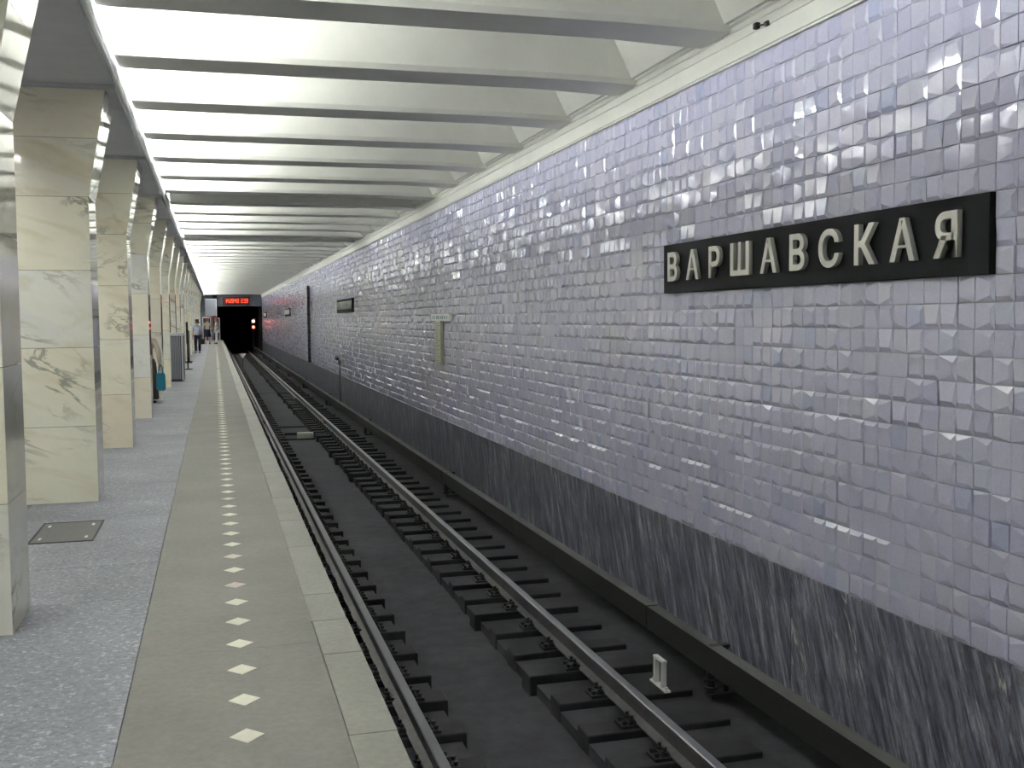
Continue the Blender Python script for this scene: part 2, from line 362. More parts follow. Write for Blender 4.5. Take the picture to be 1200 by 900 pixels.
def tile_flat(h, t):
    vs = [(0, 0, h*.35-t), (1, 0, h*.35), (1, 1, h*.35+t), (0, 1, h*.35)]
    v, s = skirt(vs, [0, 1, 2, 3]); return v, [(0, 1, 2, 3)]+s
def mir(vf, s=True, t=False):
    v, f = vf; v = [((1-a if s else a), (1-b if t else b), c) for a, b, c in v]
    return v, ([tuple(reversed(q)) for q in f] if (s != t) else f)
hx = tile_hex(h0, .85, .28, .72, .12); hy = tile_hex(h0, .6, .25, .75, .15); hz = tile_hex(h0*.8, .95, .16, .84, .12)
tp = tile_trap(h0); tf = tile_full(h0*.85); fa = tile_flat(h0, .0008)
TY = [hx, mir(hx), hy, mir(hy), tp, mir(tp, False, True), tf, fa, hz, mir(hz), mir(tile_flat(h0, -.0012))]
PAIRS = [(0, 1)]*4+[(2, 3)]*4+[(8, 9)]*3+[(4, 4)]*4+[(5, 5)]*3+[(7, 7)]*2+[(10, 7)]+[(6, 6)]*2+[(1, 0)]
def tverts(ty, g=.0026):
    v, f = TY[ty]
    return [(-c, g+a*(T-2*g), g+b*(T-2*g)) for a, b, c in v], f
tmesh = []
for i in range(len(TY)):
    v, f = tverts(i); me = bpy.data.meshes.new('tile'); me.from_pydata(v, [], f); me.materials.append(M['tile']); me.validate(); tmesh.append(me)
signs = [(4.90, 9.25, 14, 17), (32.50, 36.85, 14, 17), (60.55, 64.90, 14, 17), (88.30, 92.65, 14, 17)]
GY0 = 4.90-.15*7; NC = int((Y1-GY0)/T)
V = []; Fc = []; nind = 0
rr = random.Random(3)
for r in range(NR):
    off = rr.choice((0, 1)); c = -off
    zt = TZ+r*T
    while c < NC:
        if rr.random() < .15: c += 0
        pr = rr.choice(PAIRS)
        for j in range(2):
            cc = c+j
            if cc < 0 or cc >= NC: continue
            y = GY0+cc*T
            if any(a-.01 < y < b-.01 and r0_ <= r < r1_ for a, b, r0_, r1_ in signs): continue
            if 47.85 < y < 48.1: continue
            rz = rr.gauss(0, .0075); ry = rr.gauss(0, .0075); dx = rr.uniform(-.0008, .0008)
            if 5 <= cc < 17 and nind < 300:
                o = link('tile', tmesh[pr[j]], wr, (XW-.004+dx, y, zt), (0, ry, rz)); nind += 1
            else:
                v, f = tverts(pr[j]); n = len(V)
                for (a, b, d) in v:
                    V.append((XW-.004+dx+a+ry*(d-T/2)-rz*(b-T/2), y+b, zt+d))
                Fc += [tuple(i+n for i in q) for q in f]
        c += 2
me = bpy.data.meshes.new('tiling'); me.from_pydata(V, [], Fc); me.materials.append(M['tile']); me.update()
prop(link('tiling', me, wr), kind='stuff')

# cornice over the tiles
bm = bmesh.new()
prism(bm, [(XW-.002, TOPZ+.003), (4.065, TOPZ+.003), (4.065, TOPZ+.018), (4.05, TOPZ+.022), (4.045, 3.865), (4.035, 3.87), (4.03, 3.935), (4.02, 3.94), (4.01, 3.975), (3.98, 3.985), (3.98, 4.4), (XW-.002, 4.4)], 'y', Y0, Y1)
tr1 = struct(link('trim_1', fin(bm, 'trim_1', M['cornice'])))
hk = empty('wall_hook', (4.04, 7.29, 3.885)); prop(hk, 'small black bracket stub fixed to the cornice above the tiles', 'bracket')
bm = bmesh.new(); tub(bm, (0, 0, -.005), (-.03, 0, -.02), .02, 8); tub(bm, (-.02, 0, -.02), (-.05, .07, -.01), .007, 6); link('arm', fin(bm, 'hook_arm', M['dark']), hk)
bm = bmesh.new(); bx(bm, -.075, -.035, .06, .11, -.035, .012); link('head', fin(bm, 'hook_head', M['iron'], bevel=.006), hk)
# dark vertical steel channel on the wall
vc = empty('wall_channel', (4.0, 47.95, -.2)); prop(vc, 'tall dark vertical steel channel running up the tiled wall', 'channel')
bm = bmesh.new(); prism(bm, [(-.035, -.06), (.08, -.06), (.08, .06), (-.035, .06), (-.035, .045), (.06, .045), (.06, -.045), (-.035, -.045)], 'z', 0, 3.4); link('channel', fin(bm, 'channel', M['dark']), vc)
bm = bmesh.new()
for k in range(9): bx(bm, -.05, .09, -.09, .09, .2+k*.38, .23+k*.38)
link('clamp', fin(bm, 'clamp', M['iron']), vc)

# ------------------------------------------------------------------ station name signs
def text_mesh(s, size, ext, m, offset=0.0, bevel=0.0, shear=0, sx=1):
    cu = bpy.data.curves.new('t', 'FONT'); cu.body = s; cu.size = size; cu.extrude = ext; cu.offset = offset; cu.bevel_depth = bevel
    cu.align_x = 'CENTER'; cu.resolution_u = 4
    o = bpy.data.objects.new('t', cu); C.objects.link(o); bpy.context.view_layer.update()
    me = bpy.data.meshes.new_from_object(o.evaluated_get(bpy.context.evaluated_depsgraph_get()))
    bpy.data.objects.remove(o); me.materials.clear(); me.materials.append(m)
    xs = [v.co.x for v in me.vertices]; ys = [v.co.y for v in me.vertices]
    cx = (min(xs)+max(xs))/2; cy = min(ys)
    for v in me.vertices: v.co.x = (v.co.x-cx)*sx; v.co.y -= cy
    return me, (max(xs)-min(xs))*sx, max(ys)-cy
def name_sign(ya, yb, z0, z1, label, hl, zl, us, lw):
    t = empty('station_sign', (XW-.02, (ya+yb)/2, (z0+z1)/2)); prop(t, label, 'sign')
    hw = (yb-ya)/2-.004; hh = (z1-z0)/2-.004
    link('board', boxmesh('board', -.03, .018, -hw, hw, -hh, hh, M['signblack'], .002), t)
    cache = {}
    for ch, yy in zip('ВАРШАВСКАЯ', us):
        if ch not in cache: cache[ch] = text_mesh(ch, .34, .016, M['letter'], .006, .002)
        me, wd, ht = cache[ch]
        o = link('letter', me, t, (-.055, yy-(ya+yb)/2, zl-(z0+z1)/2), (PI/2, 0, -PI/2))
        o.scale = (lw.get(ch, .19)/wd, hl/ht, 1)
    bm = bmesh.new()
    for yy in us:
        tub(bm, (-.045, yy-(ya+yb)/2, zl+hl*.3-(z0+z1)/2), (-.03, yy-(ya+yb)/2, zl+hl*.3-(z0+z1)/2), .01, 6)
    link('letter_stud', fin(bm, 'letter_stud', M['iron']), t)
    return t
US = [8.966, 8.548, 8.126, 7.681, 7.225, 6.816, 6.409, 5.995, 5.608, 5.213]
LW = {'В': .205, 'А': .245, 'Р': .20, 'Ш': .31, 'С': .25, 'К': .225, 'Я': .205}
SL = ['large black station name board with raised silver letters, nearest on the right wall',
      'second black station name board, far along the wall beyond the T shaped line plan',
      'third black station name board, very small, beyond the dark wall channel',
      'fourth black station name board, smallest and closest to the tunnel mouth']
for (a, b, r0_, r1_), lb in zip(signs, SL):
    name_sign(a, b, TZ+r0_*T, TZ+r1_*T, lb, .262, 2.018, [u+a-4.90 for u in US], LW)
# T shaped line plan
tp_ = empty('line_plan', (XW-.052, 19.4, 1.72)); prop(tp_, 'small T shaped line plan, white title plate above a narrow cream strip on the tiles', 'sign')
bar = link('title_plate', boxmesh('title_plate', -.035, .02, -.85, .83, -.065, .065, M['white'], .003), tp_)
tw = boxmesh('title_block', -.0365, -.035, -.06, .06, -.032, .032, mat('title_blue', (.20, .30, .38), .5))
tw2 = boxmesh('title_block', -.0365, -.035, -.06, .06, -.032, .032, mat('title_rose', (.42, .34, .36), .5))
for i, yy in enumerate((.62, .47, .26, .11, -.10, -.25, -.44, -.62)): link('title_block', tw2 if i in (4,) else tw, bar, (0, yy, 0))
strip = link('name_strip', boxmesh('name_strip', -.035, .02, -.04, .42, -.87, -.068, mat('strip_cream', (.52, .53, .42), .5), .003), tp_)
bm = bmesh.new(); rs = random.Random(5)
zz = -.10
while zz > -.84:
    L = rs.uniform(.15, .36); q = .38
    while q > .38-L:
        wd = rs.uniform(.03, .07); bx(bm, -.0365, -.035, max(q-wd, 0), q, zz-.018, zz); q -= wd+.012
    zz -= .041
link('name_line', fin(bm, 'name_line', mat('strip_text', (.20, .22, .17), .6)), strip)

# ------------------------------------------------------------------ ceiling
ZC = 3.97; BP = 1.964; BW = .486; BY = 9.82
ce = struct(link('ceiling', boxmesh('ceiling', -1.0, XW+.2, Y0, Y1, 4.62, 4.85, M['plaster'])))
def beam():
    bm = bmesh.new()
    # sections along x : (x, soffit half width, soffit z, web half width at the top)
    secs = [(-.765, .235, ZC+.004, .29), (-.70, BW/2, ZC, .29), (3.1, BW/2, ZC, .29), (3.35, BW/2+.01, ZC-.006, .30), (3.70, BW/2+.02, ZC-.016, .32), (4.0, BW/2+.02, ZC-.026, .34)]
    rows = []
    for x, hw, z, tw_ in secs:
        rows.append([bm.verts.new((x, y, zz)) for y, zz in ((-tw_, 4.64), (-hw-.02, z+.05), (-hw, z), (hw, z), (hw+.02, z+.05), (tw_, 4.64))])
    for a, b in zip(rows, rows[1:]):
        for k in range(5): bm.faces.new((a[k], b[k], b[k+1], a[k+1]))
    bm.faces.new(rows[0]); bm.faces.new(rows[-1][::-1]); return fin(bm, 'ceiling_beam', M['plaster'])
bme = beam()
bm = bmesh.new(); prism(bm, [(3.62, 4.63), (4.0, 4.63), (4.0, 4.0), (3.94, 4.0)], 'y', -.75, .75); ck = fin(bm, 'coffer_end', M['plaster'])
k = -10
while BY+k*BP < Y1-.5:
    y = BY+k*BP+BW/2
    link('ceiling_beam', bme, ce, (0, y, 0)); link('coffer_end', ck, ce, (0, y+BP/2, 0)); k += 1
# architrave over the columns
ar = struct(link('trim_2', boxmesh('trim_2', -2.44, -1.02, Y0, Y1, 3.93, 4.6, M['plaster'])))
CPX, CP, CY = -1.10, 4.47, 6.24
bm = bmesh.new(); bx(bm, -1.02, -.790, 0, 1, 3.895, 3.922, 0); bx(bm, -.788, -.775, 0, 1, 3.85, 4.020, 1); lip = fin(bm, 'lamp_ledge', M['white'], M['milky'])
o = link('lamp_ledge', lip, ar, (0, Y0, 0)); o.scale = (1, Y1-Y0, 1)
cols = [CY+CP*k for k in range(-4, 21)]
for i, y in enumerate(cols):
    bm = bmesh.new(); bx(bm, -2.44, -.83, -CP+.95, -.42, 3.85, 3.925); bx(bm, -2.44, -.83, -.03, .945, 3.85, 3.925); bx(bm, -2.44, -.83, -.42, -.03, 3.89, 3.93)
    if i == 0: sfm = fin(bm, 'soffit_panel', M['soffit'], bevel=.004)
    else: bm.free()
    link('soffit_panel', sfm, ar, (0, y, 0))

# fluorescent fittings along the ledge, one per ceiling bay
def fitting(on):
    bm = bmesh.new(); n = 8; r = .026
    tub(bm, (0, -.76, 0), (0, .76, 0), r, n)
    tubem = fin(bm, 'tube', M['tube'] if on else M['offtube'])
    for p in tubem.polygons: p.use_smooth = len(p.vertices) == 4
    bm = bmesh.new()
    for yy in (-.78, .78): bx(bm, -.055, .03, yy-.012, yy+.012, -.11, .035)
    bx(bm, -.06, -.045, -.82, .82, -.11, .04)
    hold = fin(bm, 'lamp_holder', M['white'])
    bm = bmesh.new()
    for a, b in (((0, .79, .03), (.135, .83, .03)), ((.135, .83, .03), (.137, .90, -.04)), ((.137, .90, -.04), (.135, 1.0, .02)), ((.135, 1.0, .02), (0, 1.02, .03))): tub(bm, a, b, .004, 5)
    return tubem, hold, fin(bm, 'wire', M['dark'])
FON, FOF = fitting(True), fitting(False)
k = -10
while BY+k*BP < Y1-1.6:
    off = k in (5, 10)
    t = empty('fluorescent_lamp', (-.915, BY+BW/2+BP/2+k*BP, 4.032))
    if off: prop(t, {5: 'unlit fluorescent tube on the ledge, nearest of the dark ones, sixth bay in view', 10: 'unlit fluorescent tube on the ledge above the far columns, the farther of the dark ones'}[k], 'lamp', 'fluorescent tubes along the column side')
    else: prop(t, 'lit white fluorescent tube on the pale ledge above the marble columns', 'lamp', 'fluorescent tubes along the column side')
    for nm, me in zip(('tube', 'holder', 'wire'), FOF if off else FON): link(nm, me, t)
    k += 1
# the hall behind the columns
link('hall_ceiling', boxmesh('hall_ceiling', -9.2, -2.40, Y0, Y1, 4.30, 4.5, M['plaster']), ce)
wl = struct(link('wall_left', boxmesh('wall_left', -9.4, -9.0, Y0, Y1+.2, -.3, 4.5, M['marble'])))
bm = bmesh.new(); tub(bm, (-2.52, Y0+1, 3.95), (-2.52, Y1-1, 3.95), .03, 6); o = link('hall_fill_tube', fin(bm, 'hall_fill_tube', M['hallfill']))  # out of view, added to brighten the hall and the column fronts
prop(o, 'unseen fill light, a glowing tube line added on the hall side of the columns', 'lamp')
wb = struct(link('wall_back', boxmesh('wall_back', -9.4, XW+.3, Y0-.3, Y0, -1.75, 4.85, M['plaster'])))

# ------------------------------------------------------------------ marble columns
ZJ = [0, .72, 1.46, 2.18, 2.86, 3.40, 3.852]
def cxo(z): return 0 if z <= 2.86 else (z-2.86)/.99*.175       # flare of the side faces
def cyo(z): return .02*z/2.86 if z <= 2.86 else .02+(z-2.86)/.99*.26
CWd, CD = 1.00, .575
def column_meshes():
    out = []
    g = .0018; th = .022
    for i in range(6):
        za, zb = ZJ[i]+g, ZJ[i+1]-g
        def crn(z):
            e = cxo(z)
            return dict(xa=-CWd-e, xb=e, ya=0, yb=CD+cyo(z))
        A, B = crn(za), crn(zb)
        def slab(q):                                            # q(c) -> 4 xy points of the footprint
            bm = bmesh.new(); lo = [bm.verts.new((*p, za)) for p in q(A)]; hi = [bm.verts.new((*p, zb)) for p in q(B)]
            for k in range(4): bm.faces.new((lo[k], lo[(k+1) % 4], hi[(k+1) % 4], hi[k]))
            bm.faces.new(lo[::-1]); bm.faces.new(hi); return fin(bm, 'marble_slab', M['marble'])
        out.append(slab(lambda c: [(c['xa']+g, c['ya']), (c['xb']-g, c['ya']), (c['xb']-g, c['ya']+th), (c['xa']+g, c['ya']+th)]))
        out.append(slab(lambda c: [(c['xb'], c['ya']+.003), (c['xb'], c['yb']-.003), (c['xb']-th, c['yb']-.003-th*0), (c['xb']-th, c['ya']+th+.002)]))
        out.append(slab(lambda c: [(c['xa'], c['ya']+.003), (c['xa']+th, c['ya']+th+.002), (c['xa']+th, c['yb']-.003), (c['xa'], c['yb']-.003)]))
        out.append(slab(lambda c: [(c['xa']+th+.002, c['yb']-.003), (c['xb']-th-.002, c['yb']-.003), (c['xb']-th-.002, c['yb']-th), (c['xa']+th+.002, c['yb']-th)]))
    bm = bmesh.new(); rows = []
    for z in (0.001, 2.86, 3.85):
        e = cxo(z); d = .018
        rows.append([bm.verts.new((x, y, z)) for x, y in ((-CWd-e+d, d-.012), (e-d, d-.012), (e-d, CD+cyo(z)-d), (-CWd-e+d, CD+cyo(z)-d))])
    for a, b in zip(rows, rows[1:]):
        for k in range(4): bm.faces.new((a[k], a[(k+1) % 4], b[(k+1) % 4], b[k]))
    bm.faces.new(rows[0][::-1]); bm.faces.new(rows[-1]); return out, fin(bm, 'core', M['joint'])
SLB, CORE = column_meshes()
CORE2 = CORE
ordn = ['', '', '', '', 'nearest marble column, cut off by the left edge of the frame', 'second marble column, its slabs crossed by dark grey and yellow veins',
        'third marble column, behind the grey veined one', 'fourth marble column, just in front of the person with the blue bag',
        'fifth marble column, directly behind the person with the blue bag', 'sixth marble column, just in front of the grey ribbed cabinet', 'seventh marble column, rising behind the grey ribbed cabinet']
nth = ['eighth', 'ninth', 'tenth', 'eleventh', 'twelfth', 'thirteenth', 'fourteenth', 'fifteenth', 'sixteenth', 'seventeenth', 'eighteenth', 'nineteenth', 'twentieth', 'twenty-first', 'twenty-second']
for i, y in enumerate(cols):
    if y > 92: continue
    t = empty('marble_column', (CPX, y, 0))
    lb = ordn[i] if 4 <= i < 11 else ('marble column standing behind the viewpoint' if i < 4 else nth[i-11]+' pale marble column counted from the near end of the row')
    prop(t, lb, 'column', 'marble columns along the platform')
    link('core', CORE, t)
    for me in SLB: link('marble_slab', me, t)

# ------------------------------------------------------------------ end of the station
YP = 97.0
we = struct(link('wall_end', boxmesh('wall_end', .30, XW+.3, YP, YP+.5, 2.95, 4.75, M['portal'])))
link('end_panel', boxmesh('end_panel', -9.4, .30, YP, YP+.5, -.3, 4.75, M['portal']), we)
tn = struct(link('tunnel', boxmesh('tunnel', .30, XW+.3, Y1+40, Y1+40.5, -1.75, 5, M['black'])))
bm = bmesh.new(); bx(bm, -.1, .30, YP, Y1+40, -1.75, 5); bx(bm, XW-.25, XW-.002, YP+.5, Y1+40, -1.75, 4.9); bx(bm, -.1, XW+.3, YP, Y1+40, 4.75, 5)
link('tunnel_lining', fin(bm, 'tunnel_lining', M['black']), tn)
ck_ = empty('interval_clock', (1.88, YP, 3.42)); prop(ck_, 'red digital interval clock on the grey beam above the tunnel mouth', 'clock')
link('housing', boxmesh('clock_housing', -1.14, 1.14, -.14, 0, -.33, .33, M['iron'], .01), ck_)
link('display', boxmesh('clock_display', -1.10, 1.10, -.146, -.14, -.29, .29, M['ledpanel']), ck_)
SEG = {'0': 'abcdef', '1': 'bc', '2': 'abged', '3': 'abgcd', '4': 'fgbc', '5': 'afgcd', '6': 'afgedc', '7': 'abc', '8': 'abcdefg', '9': 'abcfgd'}
def digit(ch):
    bm = bmesh.new(); W, H, t = .145, .34, .03
    R = {'a': (0, W, H-t, H), 'g': (0, W, H/2-t/2, H/2+t/2), 'd': (0, W, 0, t), 'f': (0, t, H/2, H), 'e': (0, t, 0, H/2), 'b': (W-t, W, H/2, H), 'c': (W-t, W, 0, H/2)}
    for q in SEG[ch]: x0, x1, z0, z1 = R[q]; bx(bm, x0, x1, -.152, -.146, z0-.17, z1-.17)
    return fin(bm, 'digit', M['led'])
for ch, x in zip('142043233', (-.96, -.77, -.54, -.35, -.12, .07, .42, .66, .85)): link('digit', digit(ch), ck_, (x, 0, 0))
bm = bmesh.new()
for x, z in ((-.585, -.15), (-.165, .07), (-.165, -.09), (.605, -.15)): bx(bm, x, x+.03, -.152, -.146, z, z+.03)
link('dot', fin(bm, 'dot', M['led']), ck_)
sg = empty('signal_light', (3.36, YP+1.6, -1.24)); prop(sg, 'two glowing red signal lamps one above the other in the dark tunnel', 'signal')
bm = bmesh.new(); tub(bm, (0, 0, 0), (0, 0, 2.1), .04, 8); link('post', fin(bm, 'signal_post', M['iron']), sg)
link('housing', boxmesh('signal_housing', -.17, .17, -.12, .10, 2.0, 3.10, M['iron'], .02), sg)
for z, m in ((2.85, M['signal']), (2.33, M['signalred'])):
    bm = bmesh.new(); tub(bm, (0, -.15, z), (0, -.12, z), .125, 14); ln = link('lens', fin(bm, 'lens', m), sg)
    bm = bmesh.new(); tub(bm, (0, -.17, z+.15), (0, -.12, z+.15), .02, 6); link('visor', fin(bm, 'visor', M['iron']), ln)
gb = empty('service_box', (-.27, YP, 0)); prop(gb, 'large grey wall box high on the end wall left of the tunnel mouth', 'cabinet')
link('body', boxmesh('service_body', -.48, .48, -.3, 0, 2.10, 3.56, M['zinc'], .01), gb)
bm = bmesh.new(); bx(bm, .43, .50, -.33, -.30, 2.05, 3.60); bx(bm, -.5, .43, -.33, -.30, 3.54, 3.60); link('frame', fin(bm, 'service_frame', M['zincl']), gb)
gt = empty('end_gate', (-.2, YP-2.5, 0)); prop(gt, 'pale tubular gate frame with dark green leaf at the platform end', 'gate')
bm = bmesh.new()
for a, b in (((-.75, 0, 1.98), (-.12, 0, 1.98)), ((-.12, 0, 1.98), (-.12, 0, 0)), ((-.75, 0, 0), (-.75, 0, 1.98)), ((.30, 0, 1.9), (.62, 0, 1.9)), ((.62, 0, 1.9), (.62, 0, 0)), ((.30, 0, 0), (.30, 0, 1.9))): tub(bm, a, b, .035, 8)
link('frame', fin(bm, 'gate_frame', M['zincl']), gt)
link('leaf', boxmesh('gate_leaf', .33, .59, -.015, .015, .05, 1.86, M['green'], .004), gt)
link('leaf', boxmesh('gate_leaf', -.715, -.155, -.015, .015, .05, 1.94, M['dark'], .004), gt)

# ------------------------------------------------------------------ cabinet and boards between the columns
ca = empty('ribbed_cabinet', (-1.04, 31.4, 0)); prop(ca, 'grey metal cabinet with vertical ribs and pale top, standing among the columns', 'cabinet')
link('body', boxmesh('cabinet_body', -.16, .165, .012, 1.45, .05, 1.28, M['dark'], .006), ca)
rbm = boxmesh('rib', 0, .030, 0, .018, .06, 1.27, M['zinc'], .004)
for k in range(6): link('rib', rbm, ca, (-.145+k*.043, -.006, 0))
bm = bmesh.new(); bx(bm, .125, .175, -.012, .025, .03, 1.28); pmm = fin(bm, 'corner_post', M['zincl'], bevel=.004)
for yy in (0, 1.43): link('corner_post', pmm, ca, (0, yy, 0))
link('top', boxmesh('cabinet_top', -.18, .19, -.02, 1.48, 1.28, 1.36, M['zincl'], .012), ca)
link('plinth', boxmesh('plinth', -.15, .155, .02, 1.44, 0, .05, M['dark']), ca)
nb = empty('notice_board', (-1.04, 44.9, 0)); prop(nb, 'dark framed stand board seen edge on, beyond the grey ribbed cabinet', 'board')
link('board', boxmesh('notice_panel', -.05, .03, 0, 1.3, .25, 1.30, M['dark'], .01), nb)
bm = bmesh.new()
for yy in (.05, 1.25): bx(bm, -.04, .02, yy-.03, yy+.03, 0, .3); bx(bm, -.15, .13, yy-.04, yy+.04, 0, .03)
link('foot', fin(bm, 'board_foot', M['iron']), nb)
np_ = empty('dark_stand', (-.93, 39.0, 0)); prop(np_, 'narrow black stand rising behind the top of the ribbed cabinet', 'stand')
bm = bmesh.new(); bx(bm, -.035, .035, -.10, .10, .9, 1.66); link('panel', fin(bm, 'stand_panel', M['iron'], bevel=.008), np_)
bm = bmesh.new(); tub(bm, (0, 0, .02), (0, 0, .92), .02, 8); tub(bm, (0, 0, 0), (0, 0, .025), .16, 14); link('pole', fin(bm, 'stand_pole', M['iron']), np_)

# ------------------------------------------------------------------ people
def skin_obj(name, verts, edges, m, parent, sub=1, tag=None):
    """verts: list of (x,y,z,rx,ry)"""
    me = bpy.data.meshes.new(name); me.from_pydata([v[:3] for v in verts], edges, []); o = bpy.data.objects.new(name, me); C.objects.link(o)
    mod = o.modifiers.new('s', 'SKIN'); mod.use_smooth_shade = True
    if sub: sd = o.modifiers.new('u', 'SUBSURF'); sd.levels = sub; sd.render_levels = sub
    sv = me.skin_vertices[0].data
    for i, v in enumerate(verts): sv[i].radius = (v[3], v[4]); sv[i].use_root = (i == 0)
    bpy.context.view_layer.update()
    m2 = bpy.data.meshes.new_from_object(o.evaluated_get(bpy.context.evaluated_depsgraph_get()))
    bpy.data.objects.remove(o); m2.materials.clear(); m2.materials.append(m)
    for p in m2.polygons: p.use_smooth = True
    return link(name, m2, parent)
SKIN = mat('skin', (.50, .30, .22), .55)
HAIRD = mat('dark_hair', (.03, .022, .018), .6)
def person(loc, rz, H, label, shirt, legs, hairm, female=False, skirt=None, armL=None, armR=None, sleeve='short', cap=None, lean=0):
    """faces -y in its own space; armL / armR: (elbow, wrist) offsets from the shoulder"""
    t = empty('person', loc); t.rotation_euler = (0, 0, rz); prop(t, label, 'person'); k = H/1.75
    sw = .175 if female else .195
    def V_(*a): return tuple(c*k for c in a)
    hipz, knz, shz = .92, .49, 1.43
    vs, es = [], []
    def add(x, y, z, r, r2=None): vs.append(V_(x, y+lean*(z-.9), z, r, r2 or r)); return len(vs)-1
    pel = add(0, 0, .95, .145, .105); wa = add(0, 0, 1.12, .125 if female else .14, .095); ch = add(0, .0, 1.33, .155, .11); nk = add(0, .005, 1.48, .055); hb_ = add(0, -.01, 1.56, .065, .07); hd = add(0, -.01, 1.64, .078, .095); ht = add(0, 0, 1.715, .06, .07); ns = add(0, -.105, 1.615, .013)
    es += [(pel, wa), (wa, ch), (ch, nk), (nk, hb_), (hb_, hd), (hd, ht), (hb_, ns)]
    L = {}
    for s, arm in ((-1, armL), (1, armR)):
        el, wr_ = arm or ((.05, .02, -.30), (.03, -.03, -.55))
        sh = add(s*sw, 0, shz-.03, .058); e = add(s*(sw+el[0]), el[1], shz+el[2], .043); q = add(s*(sw+wr_[0]), wr_[1], shz+wr_[2], .028)
        d = Vector((s*(wr_[0]-el[0]), wr_[1]-el[1], wr_[2]-el[2])).normalized()
        pc = Vector((s*(sw+wr_[0]), wr_[1], shz+wr_[2]))
        pm_ = pc+d*.06; pl = add(*pm_, .036, .018); es += [(ch, sh), (sh, e), (e, q), (q, pl)]
        side = Vector((0, 1, 0)); side = (side-d*side.dot(d)).normalized(); inw = d.cross(side)
        for f_, (o_, ln) in enumerate(((-.030, .055), (-.010, .068), (.010, .062), (.029, .048))):
            a1 = pm_+d*.035+side*o_; a2 = a1+d*ln*.55+inw*.006; a3 = a2+d*ln*.4+inw*.016*s
            i1 = add(*a1, .010); i2 = add(*a2, .009); i3 = add(*a3, .008); es += [(pl, i1), (i1, i2), (i2, i3)]
        t1 = pc+d*.035-side*.04; t2 = t1+d*.04-side*.015; j1 = add(*t1, .011); j2 = add(*t2, .009); es += [(pl, j1), (j1, j2)]
        L[s] = (sh, e, q)
        hp = add(s*.09, 0, .88, .085, .085); kn = add(s*.10, -.01*s, knz, .058); an = add(s*.105, .01+.03*s, .09, .038); to = add(s*.12, -.13+.03*s, .035, .035, .03)
        es += [(pel, hp), (hp, kn), (kn, an), (an, to)]; L[s] += (hp, kn, an, to)
    skin_obj('body', vs, es, SKIN, t)
    def grow(i, g): v = vs[i]; return (*v[:3], v[3]+g*k, v[4]+g*k)
    # shirt
    sv = [grow(wa, .02), grow(ch, .016), grow(pel, .022), (*vs[nk][:2], vs[nk][2]-.035*k, .075*k, .065*k)]; se = [(0, 1), (0, 2), (1, 3)]
    for s in (-1, 1):
        sh, e, q = L[s][:3]; sv.append(grow(sh, .014)); a = len(sv)-1
        if sleeve == 'long': sv += [grow(e, .013), grow(q, .014)]; se += [(1, a), (a, a+1), (a+1, a+2)]
        else:
            P = Vector(vs[sh][:3])*.3+Vector(vs[e][:3])*.7; sv.append((*P, .064*k, .064*k)); se += [(1, a), (a, a+1)]
    skin_obj('shirt', sv, se, shirt, t)
    if skirt:
        bm = bmesh.new(); n = 20; prv = None
        for z, r in ((1.0, .155), (.9, .19), (.7, .21), (skirt, .235)):
            ring = [bm.verts.new(V_(r*math.cos(a*2*PI/n)*(1+.03*(a % 2)), r*.72*math.sin(a*2*PI/n), z)) for a in range(n)]
            if prv:
                for a in range(n): bm.faces.new((prv[a], prv[(a+1) % n], ring[(a+1) % n], ring[a]))
            else: bm.faces.new(ring)
            prv = ring
        bm.faces.new(prv[::-1]); link('skirt', fin(bm, 'skirt', legs), t)
    else:
        tv = [grow(pel, .012)]; te = []
        for s in (-1, 1):
            hp, kn, an = L[s][3:6]; b = len(tv); tv += [grow(hp, .012), grow(kn, .022), (*vs[an][:3], .062*k, .062*k)]; te += [(0, b), (b, b+1), (b+1, b+2)]
        skin_obj('trousers', tv, te, legs, t)
    for s in (-1, 1):
        an, to = L[s][5:7]; a = vs[an]; b_ = vs[to]
        skin_obj('shoe', [(a[0], a[1]+.01, .045*k, .045*k, .04*k), (b_[0], b_[1]*.6+a[1]*.4, .038*k, .047*k, .034*k), (b_[0], b_[1]-.02, .03*k, .038*k, .026*k)], [(0, 1), (1, 2)], M['iron'], t)
    hz = vs[hd]
    hv = [(hz[0], hz[1]+.030*k, hz[2]+.012*k, .094*k, .098*k), (hz[0], hz[1]+.01*k, hz[2]+.075*k, .07*k, .08*k), (hz[0], hz[1]+.045*k, hz[2]-.055*k, .075*k, .058*k)]
    hair = skin_obj('hair', hv, [(0, 1), (0, 2)], hairm, t)
    for v in hair.data.vertices:
        if v.co.y < hz[1]-.045*k: v.co.y = hz[1]-.045*k
    if cap:
        bm = bmesh.new(); c = Vector(hz[:3])+Vector((0, .0, .055*k)); n = 16; rows = []
        for z, r in ((0, .108), (.05, .118), (.09, .105), (.105, .0)):
            rows.append([bm.verts.new((c.x+max(r, .004)*k*math.cos(a*2*PI/n), c.y+max(r, .004)*k*1.1*math.sin(a*2*PI/n), c.z+z*k)) for a in range(n)])
        for A, B in zip(rows, rows[1:]):
            for a in range(n): bm.faces.new((A[a], A[(a+1) % n], B[(a+1) % n], B[a]))
        bm.faces.new(rows[-1]); bm.faces.new(rows[0][::-1])
        bx(bm, c.x-.06*k, c.x+.06*k, c.y-.19*k, c.y-.09*k, c.z, c.z+.012*k); link('cap', fin(bm, 'cap', cap), t)
    bm = bmesh.new()
    for s in (-1, 1):
        e = Vector((s*.032*k, hz[1]-.092*k, hz[2]+.0)); bmesh.ops.create_icosphere(bm, subdivisions=1, radius=.011*k, matrix=Matrix.Translation(e))
    link('eye', fin(bm, 'eye', M['iron']), t)
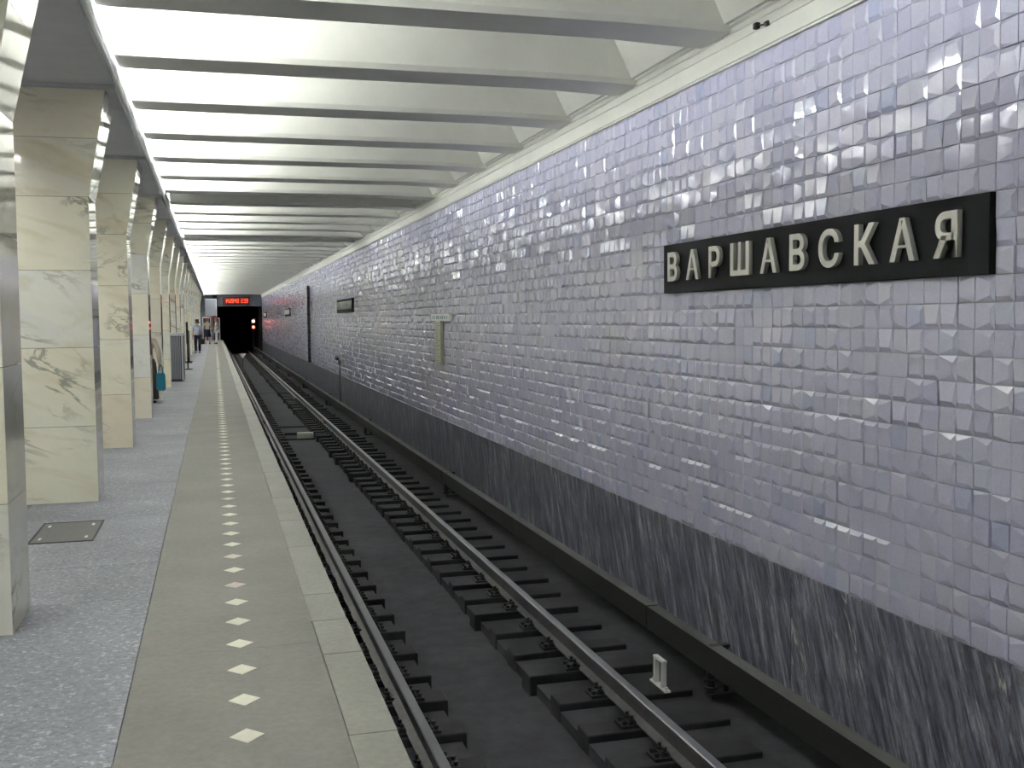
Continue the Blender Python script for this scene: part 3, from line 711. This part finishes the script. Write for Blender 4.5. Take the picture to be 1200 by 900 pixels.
    bm = bmesh.new(); bx(bm, -.024*k, .024*k, hz[1]-.098*k, hz[1]-.08*k, hz[2]-.062*k, hz[2]-.052*k); link('mouth', fin(bm, 'mouth', mat('lip', (.35, .12, .10), .5)), t)
    bm = bmesh.new()
    for s in (-1, 1): bx(bm, s*.082*k-.008, s*.082*k+.008, hz[1]-.01*k, hz[1]+.025*k, hz[2]-.035*k, hz[2]+.03*k)
    link('ear', fin(bm, 'ear', SKIN, bevel=.004), t)
    return t
def bag(name, loc, label, m, w_, h_, d_, hl, rz=0, cat='bag'):
    t = empty(name, loc); t.rotation_euler = (0, 0, rz); prop(t, label, cat)
    bm = bmesh.new(); prism(bm, [(-w_*.42, 0), (w_*.42, 0), (w_*.5, h_*.15), (w_*.48, h_*.8), (w_*.40, h_), (-w_*.40, h_), (-w_*.48, h_*.8), (-w_*.5, h_*.15)], 'y', -d_/2, d_/2)
    link('body', fin(bm, 'bag_body', m, bevel=.012, seg=2), t)
    bm = bmesh.new(); pts = [(-w_*.22, h_-.01), (-w_*.18, h_+hl*.7), (-w_*.06, h_+hl), (w_*.06, h_+hl), (w_*.18, h_+hl*.7), (w_*.22, h_-.01)]
    for yy in (-d_*.2, d_*.2):
        for a, b in zip(pts, pts[1:]): tub(bm, (a[0], yy, a[1]), (b[0], yy, b[1]), .008, 6)
    link('handle', fin(bm, 'bag_handle', m), t); return t
cloth = lambda n, c: noisy(n, tuple(x*.92 for x in c), c, 30, .85, .2)
blueS = cloth('pale_blue_cloth', (.42, .52, .72)); navy = cloth('navy_cloth', (.018, .018, .045)); whiteC = cloth('white_cloth', (.80, .80, .84))
beigeC = cloth('beige_cloth', (.46, .45, .36)); creamC = cloth('cream_cloth', (.56, .48, .38)); brownC = cloth('brown_cloth', (.085, .065, .05))
red = mat('red_cap', (.65, .07, .07), .6); redhair = mat('reddish_hair', (.28, .06, .04), .6); blackC = mat('black_bag', (.012, .012, .014), .5); teal = cloth('teal_cloth', (.03, .21, .30))
person((-.87, 58.0, 0), PI+.25, 1.76, 'person in pale blue shirt and dark trousers standing with a black bag, seen from behind', blueS, navy, HAIRD, armL=((.01, .06, -.28), (-.04, -.05, -.50)), armR=((.01, -.02, -.29), (.03, -.06, -.53)))
bag('shoulder_bag', (-.68, 57.85, .48), 'black bag hanging at the hip of the person in the pale blue shirt', blackC, .32, .27, .12, .18, .3)
person((-.50, 80.0, 0), PI-.15, 1.88, 'person in beige blouse, dark skirt and red cap standing with back turned', beigeC, navy, redhair, female=True, skirt=.50, armL=((.06, .0, -.27), (-.02, -.14, -.40)), armR=((.06, .0, -.27), (-.02, -.14, -.40)), cap=red)
person((.12, 80.4, 0), -PI/2+.1, 1.90, 'person in white shirt and white trousers with red cap, facing left', whiteC, whiteC, redhair, armL=((.03, -.05, -.28), (-.02, -.22, -.40)), armR=((.03, -.06, -.27), (-.02, -.24, -.36)), cap=red)
person((-1.36, 23.2, 0), PI-.2, 1.62, 'person in cream sleeve and long brown skirt, half hidden behind the fourth column', creamC, brownC, HAIRD, female=True, skirt=.10, sleeve='long', armL=((.10, .05, -.29), (.09, -.02, -.55)), armR=None)
bag('shopping_bag', (-1.10, 23.16, .27), 'teal blue bag held low by the person beside the fourth column', teal, .19, .36, .12, .17, .15)
